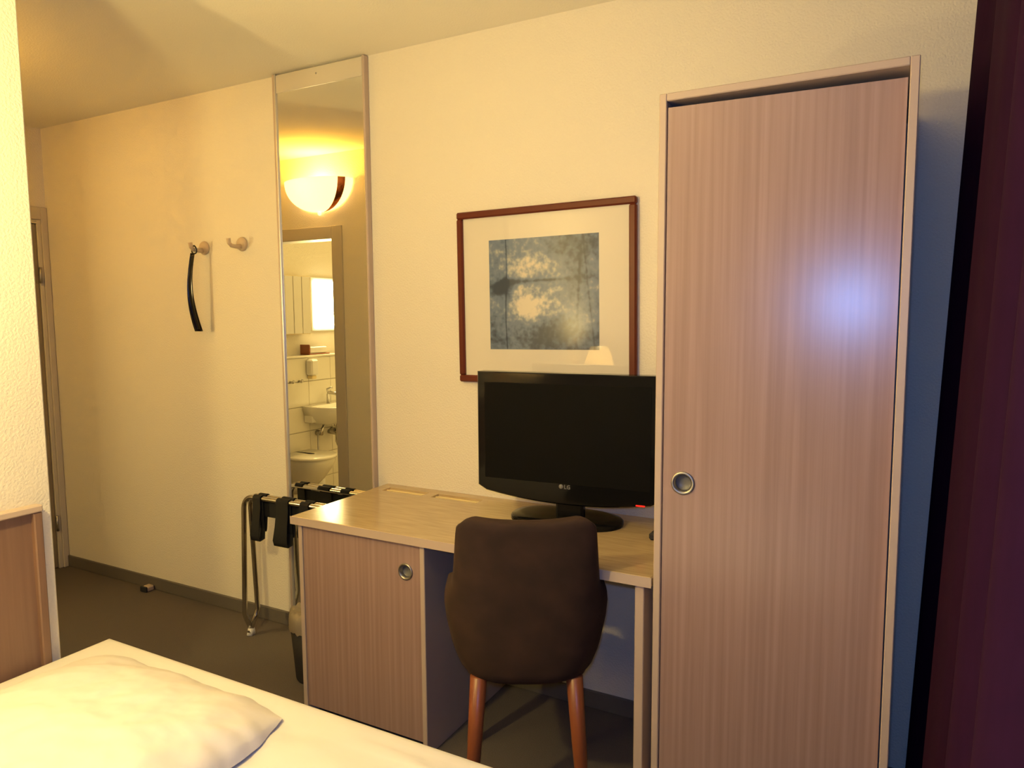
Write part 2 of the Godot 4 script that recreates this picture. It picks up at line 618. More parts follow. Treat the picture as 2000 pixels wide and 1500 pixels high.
	a.light_energy = 3.6
	a.area_range = 12.0
	a.shadow_enabled = true
	add_child(a)
	a.position = Vector3(XE + 0.075, 1.56, 2.26)
	a.rotation.y = -PI / 2
	# toilet brush
	t = thing("toilet_brush", "toilet brush with thin handle between toilet and basin", "toilet brush", Vector3(xt + 0.06, 0.008, 1.94))
	s = begin(true)
	lathe(s, [Vector2(0.0, 0.008), Vector2(0.05, 0.008), Vector2(0.045, 0.16), Vector2(0.012, 0.17)], Vector3(xt + 0.06, 0, 1.94), 20)
	obj("holder", s, M.plastic_white, t)
	s = begin(true)
	tube(s, [Vector3(xt + 0.06, 0.16, 1.94), Vector3(xt + 0.06, 0.54, 1.94)], 0.008)
	obj("handle", s, M.steel, t)

# round recessed finger pull, axis along z, in a door whose face is at z
func finger_pull(parent: Node3D, c: Vector3, r: float, world := true) -> void:
	var b := Basis(Vector3.RIGHT, PI / 2)
	var s := begin(true)
	lathe(s, [Vector2(r, 0.0), Vector2(r, 0.002), Vector2(r * 0.93, 0.0045), Vector2(r * 0.82, 0.0045), Vector2(r * 0.70, 0.002), Vector2(r * 0.66, -0.010)], c, 30, b)
	var ring := obj("handle_ring", s, M.steel, parent, world)
	s = begin(true)
	lathe(s, [Vector2(r * 0.66, -0.010), Vector2(r * 0.6, -0.012), Vector2(0.0, -0.012)], c, 30, b)
	var cup := obj("cup", s, M.tv_grey, ring, world)
	if not world:
		cup.position = Vector3.ZERO

# a board with a round hole for the pull: front face ring plus the box behind
func board_with_hole(lo: Vector3, hi: Vector3, c: Vector2, r: float) -> SurfaceTool:
	var s := begin()
	var zf := hi.z
	var n := 32
	var corners := [Vector2(hi.x, hi.y), Vector2(lo.x, hi.y), Vector2(lo.x, lo.y), Vector2(hi.x, lo.y)]
	var inner := []
	var outer := []
	for k in n:
		var a := TAU * (k + 0.5) / n
		var d := Vector2(cos(a), sin(a))
		inner.append(c + d * r)
		var q := r * 1.25
		var m: float = q / max(absf(d.x), absf(d.y))
		outer.append(c + d * m)
	for k in n:
		var j := (k + 1) % n
		quad(s, Vector3(inner[k].x, inner[k].y, zf), Vector3(outer[k].x, outer[k].y, zf), Vector3(outer[j].x, outer[j].y, zf), Vector3(inner[j].x, inner[j].y, zf), Vector3.BACK)
		quad(s, Vector3(inner[k].x, inner[k].y, zf), Vector3(inner[j].x, inner[j].y, zf), Vector3(inner[j].x, inner[j].y, zf - 0.014), Vector3(inner[k].x, inner[k].y, zf - 0.014), Vector3(c.x - inner[k].x, c.y - inner[k].y, 0))
	var q := r * 1.25
	var ys := [lo.y, c.y - q, c.y + q, hi.y]
	for k in n:
		pass
	var xs := [lo.x, c.x - q, c.x + q, hi.x]
	for i in 3:
		for j in 3:
			if i == 1 and j == 1:
				continue
			quad(s, Vector3(xs[i], ys[j], zf), Vector3(xs[i + 1], ys[j], zf), Vector3(xs[i + 1], ys[j + 1], zf), Vector3(xs[i], ys[j + 1], zf), Vector3.BACK)
	# corner triangles of the square round the hole
	for k in n:
		var j := (k + 1) % n
		var a: Vector2 = outer[k]
		var b: Vector2 = outer[j]
		if absf(a.x - b.x) > 1e-6 and absf(a.y - b.y) > 1e-6:
			var cr := Vector2(c.x + q * signf(a.x - c.x), c.y + q * signf(a.y - c.y))
			tri(s, Vector3(a.x, a.y, zf), Vector3(b.x, b.y, zf), Vector3(cr.x, cr.y, zf), Vector3.BACK)
	for e in 4:
		var a: Vector2 = corners[e]
		var b: Vector2 = corners[(e + 1) % 4]
		var m := (a + b) / 2 - Vector2(lo.x + hi.x, lo.y + hi.y) / 2
		quad(s, Vector3(a.x, a.y, zf), Vector3(b.x, b.y, zf), Vector3(b.x, b.y, lo.z), Vector3(a.x, a.y, lo.z), Vector3(m.x, m.y, 0))
	quad(s, lo, Vector3(hi.x, lo.y, lo.z), Vector3(hi.x, hi.y, lo.z), Vector3(lo.x, hi.y, lo.z), Vector3.FORWARD)
	return s

func wardrobe() -> void:
	var x0 := 0.276
	var x1 := 0.850
	var zf := 0.570
	var top := 2.013
	var t := thing("wardrobe", "tall pale laminate wardrobe with one door beside the curtain", "wardrobe", Vector3((x0 + x1) / 2, 0, 0.29))
	var s := begin()
	box(s, Vector3(x0, 0, 0.014), Vector3(x0 + 0.019, top, zf), 0.002)
	obj("side_panel", s, M.edge, t)
	s = begin()
	box(s, Vector3(x1 - 0.019, 0, 0.014), Vector3(x1, top, zf), 0.002)
	obj("side_panel", s, M.edge, t)
	s = begin()
	box(s, Vector3(x0 + 0.019, top - 0.019, 0.014), Vector3(x1 - 0.019, top, zf), 0.002)
	obj("top_panel", s, M.edge, t)
	s = begin()
	box(s, Vector3(x0 + 0.019, 0.06, 0.014), Vector3(x1 - 0.019, 0.079, zf - 0.03))
	obj("bottom_panel", s, M.edge, t)
	s = begin()
	box(s, Vector3(x0 + 0.019, 0.0, 0.5), Vector3(x1 - 0.019, 0.06, 0.52))
	obj("plinth", s, M.dark, t)
	s = begin()
	box(s, Vector3(x0 + 0.019, 0.079, 0.014), Vector3(x1 - 0.019, top - 0.019, 0.02))
	obj("back_panel", s, M.edge, t)
	# the door hangs on the right side, a little proud at its left edge
	var w := 0.528
	var h := 1.896
	var d := Node3D.new()
	d.name = "door"
	t.add_child(d)
	d.position = Vector3(x1 - 0.0225 - t.position.x, 0.08, zf - 0.026 - t.position.z)
	d.rotation.y = deg_to_rad(3.1)
	s = board_with_hole(Vector3(-w, 0, -0.019), Vector3(0, h, 0), Vector2(-w + 0.052, 0.943), 0.030)
	obj("panel", s, M.laminate, d, false)
	finger_pull(d, Vector3(-w + 0.052, 0.943, 0.0), 0.031, false)

func desk() -> void:
	var x0 := -1.062
	var x1 := 0.268
	var zf := 0.560
	var y1 := 0.750
	var y0 := 0.722
	var t := thing("desk", "long pale laminate writing desk with cabinet on its left", "desk", Vector3(-0.4, 0, 0.28))
	# top with three cut outs for air vents: strips round them
	var cuts := [[-1.010, -0.812], [-0.768, -0.560]]
	var c0 := 0.052
	var c1 := 0.104
	var s := begin()
	box(s, Vector3(x0, y0, c1), Vector3(x1, y1, zf), 0.004)
	box(s, Vector3(x0, y0, 0.001), Vector3(x1, y1, c0), 0.0)
	var xs := [x0]
	for c in cuts:
		xs.append(c[0]); xs.append(c[1])
	xs.append(x1)
	for k in range(0, xs.size(), 2):
		box(s, Vector3(xs[k], y0, c0), Vector3(xs[k + 1], y1, c1 + 0.004), 0.0)
	obj("desk_top", s, M.desktop, t)
	s = begin()
	box(s, Vector3(x0, y0, zf + 0.0002), Vector3(x1, y1, zf + 0.002), 0.0)
	obj("edge_band", s, M.edge, t)
	for c in cuts:
		s = begin()
		box(s, Vector3(c[0] + 0.001, y0 - 0.002, c0 + 0.001), Vector3(c[1] - 0.001, y0 + 0.020, c1 - 0.001), 0.0)
		var tray := obj("vent_tray", s, M.vent, t)
		s = begin()
		box(s, Vector3(c[0] + 0.004, y0 + 0.020, 0.076), Vector3(c[1] - 0.004, y0 + 0.0245, 0.080), 0.001)
		obj("vent_slat", s, M.vent, tray)
	# cabinet on the left
	var cx0 := -1.040
	var cx1 := -0.490
	var cz := 0.548
	var body := Node3D.new()
	body.name = "cabinet"
	t.add_child(body)
	body.position = Vector3((cx0 + cx1) / 2, 0, 0.28) - t.position
	s = begin()
	box(s, Vector3(cx0, 0, 0.014), Vector3(cx0 + 0.018, y0, cz), 0.002)
	obj("side_panel", s, M.edge, body)
	s = begin()
	box(s, Vector3(cx1 - 0.018, 0, 0.014), Vector3(cx1, y0, cz), 0.002)
	obj("side_panel", s, M.edge, body)
	s = begin()
	box(s, Vector3(cx0 + 0.018, 0.045, 0.014), Vector3(cx1 - 0.018, y0 - 0.001, 0.45))
	obj("carcass", s, M.board, body)
	s = begin()
	box(s, Vector3(cx0 + 0.018, 0, 0.45), Vector3(cx1 - 0.018, 0.04, 0.47))
	obj("plinth", s, M.dark, body)
	var lo := Vector3(cx0 + 0.021, 0.046, cz - 0.024)
	var hi := Vector3(cx1 - 0.020, y0 - 0.008, cz - 0.005)
	s = board_with_hole(lo, hi, Vector2(-0.568, 0.622), 0.028)
	obj("door", s, M.laminate, body)
	finger_pull(body, Vector3(-0.568, 0.622, hi.z), 0.029)
	# leg panel on the right
	s = begin()
	box(s, Vector3(0.218, 0, 0.014), Vector3(0.244, y0, 0.548), 0.002)
	obj("leg_panel", s, M.edge, t)
	s = begin()
	box(s, Vector3(-0.49, 0.66, 0.03), Vector3(0.218, y0, 0.048))
	obj("back_rail", s, M.edge, t)

func television() -> void:
	var t := thing("television", "black flat television standing on the desk beside the wardrobe", "television", Vector3(-0.135, 0.75, 0.235), deg_to_rad(4.0))
	var w := 0.322
	var yt := 0.518
	var yb := 0.118
	# outline with the bowed lower edge
	var out := []
	var n := 24
	out.append(Vector2(-w, yt)); out.append(Vector2(w, yt))
	out.append(Vector2(w, yb))
	for k in range(1, n):
		var u := 1.0 - 2.0 * k / n
		out.append(Vector2(w * (0.985 * u), yb - 0.012 - 0.030 * (1.0 - u * u)))
	out.append(Vector2(-w, yb))
	var s := begin()
	var m := out.size()
	var cen := Vector2(0, 0.3)
	for k in m:
		var a: Vector2 = out[k]
		var b: Vector2 = out[(k + 1) % m]
		var nrm := (a + b) / 2 - cen
		var ai := a + (cen - a).normalized() * 0.006
		var bi := b + (cen - b).normalized() * 0.006
		quad(s, Vector3(a.x, a.y, 0.0), Vector3(b.x, b.y, 0.0), Vector3(b.x, b.y, -0.05), Vector3(a.x, a.y, -0.05), Vector3(nrm.x, nrm.y, 0))
		quad(s, Vector3(a.x, a.y, 0.0), Vector3(b.x, b.y, 0.0), Vector3(bi.x, bi.y, 0.006), Vector3(ai.x, ai.y, 0.006), Vector3(nrm.x, nrm.y, 1))
		tri(s, Vector3(ai.x, ai.y, 0.006), Vector3(bi.x, bi.y, 0.006), Vector3(cen.x, cen.y, 0.006), Vector3.BACK)
		tri(s, Vector3(a.x, a.y, -0.05), Vector3(b.x, b.y, -0.05), Vector3(cen.x, cen.y, -0.05), Vector3.FORWARD)
	obj("bezel", s, M.tv_body, t, false)
	s = begin()
	box(s, Vector3(-w + 0.030, yb + 0.030, 0.0062), Vector3(w - 0.030, yt - 0.036, 0.0075), 0.0005)
	obj("screen", s, M.tv_screen, t, false)
	s = begin()
	box(s, Vector3(-w + 0.05, yb + 0.03, -0.085), Vector3(w - 0.05, yt - 0.03, -0.05), 0.02)
	obj("back_shell", s, M.tv_grey, t, false)
	s = begin()
	box(s, Vector3(-0.05, 0.015, -0.08), Vector3(0.05, yb + 0.02, -0.045), 0.01)
	obj("neck", s, M.tv_body, t, false)
	s = begin(true)
	var rows := []
	for q in [[0.0, 1.0], [0.012, 1.0], [0.018, 0.97], [0.024, 0.80], [0.028, 0.3], [0.028, 0.02]]:
		var ring := []
		for p in rounded_slab(0.20 * q[1], 0.115 * q[1], 0.85):
			ring.append(Vector3(p.x - 0.02, q[0], p.y - 0.075))
		rows.append(ring)
	grid(s, rows, true, true)
	obj("stand", s, M.tv_body, t, false)
	s = begin()
	box(s, Vector3(0.245, yb - 0.020, 0.002), Vector3(0.275, yb - 0.015, 0.0072), 0.001)
	obj("power_light", s, M.led, t, false)
	# maker's mark: round emblem and the two letters
	var grey := mat(lin(0.16, 0.16, 0.17), 0.4)
	s = begin(true)
	lathe(s, [Vector2(0.0, 0.0016), Vector2(0.0070, 0.0016), Vector2(0.0078, 0.0)], Vector3(-0.010, 0.139, 0.0062), 20, Basis(Vector3.RIGHT, PI / 2))
	var em := obj("emblem", s, grey, t, false)
	var tm := TextMesh.new()
	var f := SystemFont.new()
	f.font_names = PackedStringArray(["Droid Sans"])
	f.font_weight = 700
	tm.font = f
	tm.text = "LG"
	tm.font_size = 24
	tm.pixel_size = 0.0008
	tm.depth = 0.001
	var tx := MeshInstance3D.new()
	tx.name = "lettering"
	tx.mesh = tm
	tx.material_override = grey
	t.add_child(tx, true)
	tx.position = Vector3(0.012, 0.139, 0.0070)

func print_image() -> ImageTexture:
	var w := 256
	var h := 236
	var im := Image.create(w, h, false, Image.FORMAT_RGB8)
	var n := FastNoiseLite.new()
	n.seed = 5
	n.frequency = 0.014
	n.fractal_octaves = 4
	var f := FastNoiseLite.new()
	f.seed = 9
	f.frequency = 0.06
	f.fractal_octaves = 4
	var dark := Vector3(0.18, 0.24, 0.33)
	var midc := Vector3(0.42, 0.49, 0.60)
	var pale := Vector3(0.84, 0.81, 0.75)
	for y in h:
		for x in w:
			var u := float(x) / w
			var v := float(y) / h
			var d := 0.52 + 0.20 * n.get_noise_2d(x, y) + 0.24 * f.get_noise_2d(x, y)
			# pale openings of sky and of water
			d -= 0.40 * exp(-(pow((u - 0.36) / 0.22, 2) + pow((v - 0.25) / 0.12, 2)))
			d -= 0.46 * exp(-(pow((u - 0.36) / 0.17, 2) + pow((v - 0.60) / 0.16, 2)))
			d -= 0.15 * exp(-(pow((u - 0.72) / 0.08, 2) + pow((v - 0.66) / 0.10, 2)))
			# trees: upper right, lower band, clump on the left bank
			d += 0.30 * exp(-(pow((u - 0.80) / 0.26, 2) + pow((v - 0.10) / 0.16, 2)))
			d += 0.22 * exp(-(pow((u - 0.62) / 0.20, 2) + pow((v - 0.84) / 0.14, 2)))
			d += 0.16 * exp(-pow((v - 0.93) / 0.16, 2))
			d += 0.55 * exp(-(pow((u - 0.10) / 0.11, 2) + pow((v - 0.43) / 0.075, 2)))
			# far bank line
			if u > 0.1:
				d += 0.50 * exp(-pow((v - 0.385 + 0.02 * (u - 0.2)) / (0.022 + 0.01 * sin(u * 9.0)), 2)) * clampf(1.25 - u, 0.25, 1.0)
			# thin trunks
			d += 0.35 * exp(-pow((u - 0.160 - 0.006 * sin(v * 7.0)) / 0.006, 2))
			d += 0.20 * exp(-pow((u - 0.82 + 0.05 * (v - 0.5)) / 0.012, 2)) * (1.0 if v > 0.2 and v < 0.75 else 0.3)
			d += 0.16 * exp(-pow((u - 0.88 - 0.10 * (v - 0.2)) / 0.008, 2))
			d = clampf(d, 0.0, 1.0)
			var c := pale.lerp(midc, smoothstep(0.10, 0.52, d)).lerp(dark, smoothstep(0.50, 0.95, d))
			im.set_pixel(x, y, Color(c.x, c.y, c.z))
	return ImageTexture.create_from_image(im)

func picture() -> void:
	var t := thing("framed_picture", "framed grey blue woodland lake print hanging above the television", "picture", Vector3(-0.324, 1.532, 0.0))
	t.rotation.z = deg_to_rad(0.6)
	t.rotation.y = deg_to_rad(0.0)
	var w := 0.360
	var h := 0.325
	var fw := 0.026
	for e in [[-w, w, h - fw, h], [-w, w, -h, -h + fw]]:
		var s := begin()
		box(s, Vector3(e[0], e[2], 0.001), Vector3(e[1], e[3], 0.024), 0.005)
		obj("frame_rail", s, M.frame_red, t, false)
	for e in [[-w, -w + fw], [w - fw, w]]:
		var s := begin()
		box(s, Vector3(e[0], -h + fw, 0.001), Vector3(e[1], h - fw, 0.024), 0.005)
		obj("frame_stile", s, M.frame_red, t, false)
	var s := begin()
	box(s, Vector3(-w + fw, -h + fw, 0.002), Vector3(w - fw, h - fw, 0.012))
	obj("mat_board", s, M.mat_board, t, false)
	# the print, a flat sheet on the mat
	var x0 := -0.222
	var x1 := 0.222
	var y0 := -0.198
	var y1 := 0.212
	s = begin()
	s.set_uv(Vector2(0, 1)); s.add_vertex(Vector3(x0, y0, 0.0126))
	s.set_uv(Vector2(0, 0)); s.add_vertex(Vector3(x0, y1, 0.0126))
	s.set_uv(Vector2(1, 0)); s.add_vertex(Vector3(x1, y1, 0.0126))
	s.set_uv(Vector2(0, 1)); s.add_vertex(Vector3(x0, y0, 0.0126))
	s.set_uv(Vector2(1, 0)); s.add_vertex(Vector3(x1, y1, 0.0126))
	s.set_uv(Vector2(1, 1)); s.add_vertex(Vector3(x1, y0, 0.0126))
	var pm := mat(Color.WHITE, 0.9)
	pm.albedo_texture = print_image()
	pm.texture_repeat = false
	obj("print", s, pm, t, false)
	s = begin()
	quad(s, Vector3(-w + fw, -h + fw, 0.017), Vector3(w - fw, -h + fw, 0.017), Vector3(w - fw, h - fw, 0.017), Vector3(-w + fw, h - fw, 0.017), Vector3.BACK)
	obj("glass_pane", s, M.pane, t, false)

func lerp_table(tab: Array, y: float, col: int) -> float:
	for i in tab.size() - 1:
		if y <= tab[i + 1][0]:
			var f: float = clampf((y - tab[i][0]) / (tab[i + 1][0] - tab[i][0]), 0.0, 1.0)
			return lerpf(tab[i][col], tab[i + 1][col], f)
	return tab[-1][col]

func chair() -> void:
	var t := thing("upholstered_chair", "brown velvet chair with wooden legs pushed up to the desk", "chair", Vector3(-0.034, 0, 0.712), deg_to_rad(28.0))
	# y, half width, wing depth, lean of the back
	var tab := [[0.43, 0.150, 0.22, -0.030], [0.438, 0.175, 0.28, -0.012], [0.46, 0.200, 0.31, -0.004], [0.51, 0.222, 0.33, 0.0], [0.59, 0.240, 0.33, 0.002], [0.645, 0.244, 0.31, 0.004], [0.68, 0.230, 0.24, 0.006],
		[0.71, 0.210, 0.14, 0.008], [0.78, 0.202, 0.085, 0.012], [0.86, 0.196, 0.060, 0.020], [0.905, 0.192, 0.045, 0.026], [0.925, 0.188, 0.040, 0.027]]
	var n := 36
	var sect := func(y: float, inset: float) -> Array:
		var w: float = lerp_table(tab, y, 1) - inset
		var d: float = lerp_table(tab, y, 2)
		var lean: float = lerp_table(tab, y, 3)
		var row := []
		for k in n + 1:
			var a := (2.0 * k / n - 1.0) * PI / 2
			var x := w * signf(a) * pow(absf(sin(a)), 0.62)
			var z := lean - inset - (d - inset * 0.6) * (1.0 - pow(maxf(cos(a), 0.0), 0.42))
			# the top edge dips in the middle
			var e := absf(x) / w
			var fall := 0.014 * (1.0 - e * e) + 0.024 * pow(clampf((e - 0.84) / 0.16, 0.0, 1.0), 2.2)
			row.append(Vector3(x, y - fall * smoothstep(0.74, 0.925, y), z))
		return row
	var s := begin(true)
	var ys := []
	for k in 27:
		ys.append(lerpf(0.43, 0.912, k / 26.0))
	var outer := []
	var inner := []
	for y in ys:
		outer.append(sect.call(y, 0.0))
		inner.append(sect.call(y, 0.042))
	for q in [[0.919, 0.004], [0.924, 0.012], [0.925, 0.022]]:
		outer.append(sect.call(q[0], q[1]))
	for q in [[0.924, 0.030], [0.919, 0.038]]:
		outer.append(sect.call(q[0], q[1]))
	inner.reverse()
	var all: Array = outer + inner
	grid(s, all, false, false)
	# front rims of the wings and the lower rim
	var oc := ys.size()
	for e in [0, n]:
		var ra := []
		var rb := []
		var rm := []
		for k in oc:
			var o: Vector3 = outer[k][e]
			var i2: Vector3 = inner[oc - 1 - k][e]
			ra.append(o)
			rm.append((o + i2) / 2 + Vector3(0, 0, -0.014))
			rb.append(i2)
		grid(s, [ra, rm, rb], false, e == n)
	grid(s, [inner[oc - 1], outer[0]], false, false)
	obj("backrest_shell", s, M.velvet, t, false)
	# underside and seat cushion
	s = begin(true)
	var rows := []
	for q in [[0.425, 0.75], [0.428, 0.93], [0.44, 1.0], [0.475, 1.0], [0.497, 0.95], [0.506, 0.80], [0.510, 0.3], [0.510, 0.01]]:
		var ring := []
		for p in rounded_slab(0.180 * q[1], 0.215 * q[1], 0.45, 44):
			ring.append(Vector3(p.x, q[0], p.y - 0.245))
		rows.append(ring)
	var under := []
	for p in rounded_slab(0.004, 0.004, 1.0, 44):
		under.append(Vector3(p.x, 0.424, p.y - 0.245))
	rows.push_front(under)
	grid(s, rows, true, true)
	obj("seat", s, M.velvet, t, false)
	for l in [[-0.135, -0.05, -0.165, -0.015], [0.135, -0.05, 0.165, -0.015], [-0.15, -0.40, -0.185, -0.435], [0.15, -0.40, 0.185, -0.435]]:
		s = begin(true)
		var p0 := Vector3(l[0], 0.445, l[1])
		var p1 := Vector3(l[2], 0.0, l[3])
		tube(s, [p0, p0.lerp(p1, 0.5), p0.lerp(p1, 0.985), p1], [0.024, 0.020, 0.0145, 0.013], 16)
		obj("leg", s, M.leg_wood, t, false)

func bed() -> void:
	var x0 := -1.132
	var x1 := 0.80
	var z0 := 1.195
	var z1 := 2.30
	var top := 0.55
	var t := thing("bed", "white sheeted bed with its head against the wooden headboard", "bed", Vector3((x0 + x1) / 2, 0, (z0 + z1) / 2))
	var s := begin()
	box(s, Vector3(x0 + 0.01, 0.08, z0 + 0.02), Vector3(x1 - 0.02, 0.30, z1 - 0.02), 0.01)
	obj("bed_base", s, M.board, t)
	for p in [[x0 + 0.08, z0 + 0.08], [x0 + 0.08, z1 - 0.08], [x1 - 0.08, z0 + 0.08], [x1 - 0.08, z1 - 0.08]]:
		s = begin()
		box(s, Vector3(p[0] - 0.03, 0, p[1] - 0.03), Vector3(p[0] + 0.03, 0.08, p[1] + 0.03), 0.004)
		obj("leg", s, M.dark, t)
	# mattress under its fitted sheet
	var n := FastNoiseLite.new()
	n.seed = 14
	n.frequency = 1.6
	n.fractal_octaves = 3
	var nx := 90
	var nz := 60
	var r := 0.022
	s = begin(true)
	var rows := []
	for q in [[0.30, 0.010], [0.42, 0.0], [top - r, 0.0], [top - r * 0.45, r * 0.13], [top - r * 0.12, r * 0.5], [top, r]]:
		var ring := []
		for k in nx:
			ring.append(Vector3(lerpf(x0 + q[1], x1 - q[1], float(k) / nx), q[0], z0 + q[1]))
		for k in nz:
			ring.append(Vector3(x1 - q[1], q[0], lerpf(z0 + q[1], z1 - q[1], float(k) / nz)))
		for k in nx:
			ring.append(Vector3(lerpf(x1 - q[1], x0 + q[1], float(k) / nx), q[0], z1 - q[1]))
		for k in nz:
			ring.append(Vector3(x0 + q[1], q[0], lerpf(z1 - q[1], z0 + q[1], float(k) / nz)))
		rows.append(ring)
	grid(s, rows, true, true)
	rows = []
	for j in nz + 1:
		var row := []
		for k in nx + 1:
			var x := lerpf(x0 + r, x1 - r, float(k) / nx)
			var zz := lerpf(z0 + r, z1 - r, float(j) / nz)
			var e: float = min(min(k, nx - k), min(j, nz - j))
			var amp := 0.006 * smoothstep(0.0, 8.0, e)
			var y := top + amp * (n.get_noise_2d(x * 2.0, zz * 5.0))
			# a loose fold in the sheet running towards the foot
			y += 0.010 * exp(-pow((zz - 1.27 - 0.10 * (x + 0.1)) / 0.014, 2)) * exp(-pow((x - 0.02) / 0.16, 2)) * smoothstep(0.0, 3.0, e)
			row.append(Vector3(x, y, zz))
		rows.append(row)
	grid(s, rows, false, true)
	obj("mattress", s, M.linen, t)
	# folded duvet
	var dm := FastNoiseLite.new()
	dm.seed = 25
	dm.frequency = 3.2
	dm.fractal_octaves = 3
	s = begin(true)
	var dx0 := -1.06
	var dx1 := -0.315
	var dz0 := 1.262
	var dz1 := 2.15
	rows = []
	var nu := 90
	for j in nu + 1:
		var row := []
		for k in nu + 1:
			var u := 2.0 * k / nu - 1.0
			var v := 2.0 * j / nu - 1.0
			var x := lerpf(dx0, dx1, k / float(nu))
			var zz := lerpf(dz0, dz1, j / float(nu))
			# rounded plan, a little crooked
			x += 0.020 * dm.get_noise_2d(3.0, zz * 1.3) + 0.035 * (zz - 1.5) * 0.6 - 0.035 * pow(absf(v), 6.0) * u
			zz += 0.014 * dm.get_noise_2d(x * 1.3, 9.0) - 0.030 * pow(absf(u), 6.0) * v
			var fu := pow(1.0 - pow(absf(u), 5.0), 0.5) if u > 0.0 else pow(1.0 - pow(absf(u), 3.0), 0.9)
			var fv := pow(1.0 - pow(absf(v), 3.0), 0.85)
			var body := fu * fv
			var y := 0.556 + 0.082 * body + 0.012 * body * dm.get_noise_2d(x * 1.5, zz * 1.5)
			# small creases along the turned end
			y += 0.005 * smoothstep(0.75, 0.98, u) * body * sin(zz * 70.0 + 6.0 * dm.get_noise_2d(x, zz))
			row.append(Vector3(x, y, zz))
		rows.append(row)
	grid(s, rows, false, true)
	var low := []
	for row in rows:
		var flat := []
		for q in row:
			flat.append(Vector3(q.x, minf(q.y, 0.5555), q.z))
		low.append(flat)
	grid(s, low, false, false)
	tag(obj("folded_duvet", s, M.duvet, self), "folded white duvet lying on the bed sheet", "duvet")
	# headboard on the partition
	t = thing("headboard", "wood veneer headboard panel with pale frame on the partition wall", "headboard", Vector3(XP, 0, 1.85))
	var hz0 := 1.352
	var hz1 := 2.40
	var ht := 0.972
	s = begin()
	box(s, Vector3(XP, 0.12, hz0 + 0.002), Vector3(XP + 0.010, ht - 0.012, hz1))
	obj("panel", s, M.board, t)
	s = begin()
	box(s, Vector3(XP, 0.12, hz0), Vector3(XP + 0.026, ht - 0.018, hz0 + 0.022), 0.003)
	obj("stile", s, M.board, t)
	s = begin()
	box(s, Vector3(XP, 0.12, hz1 - 0.022), Vector3(XP + 0.026, ht - 0.018, hz1), 0.003)
	obj("stile", s, M.board, t)
	s = begin()
	box(s, Vector3(XP, ht - 0.018, hz0), Vector3(XP + 0.03, ht, hz1), 0.003)
	obj("cap_rail", s, M.edge, t)

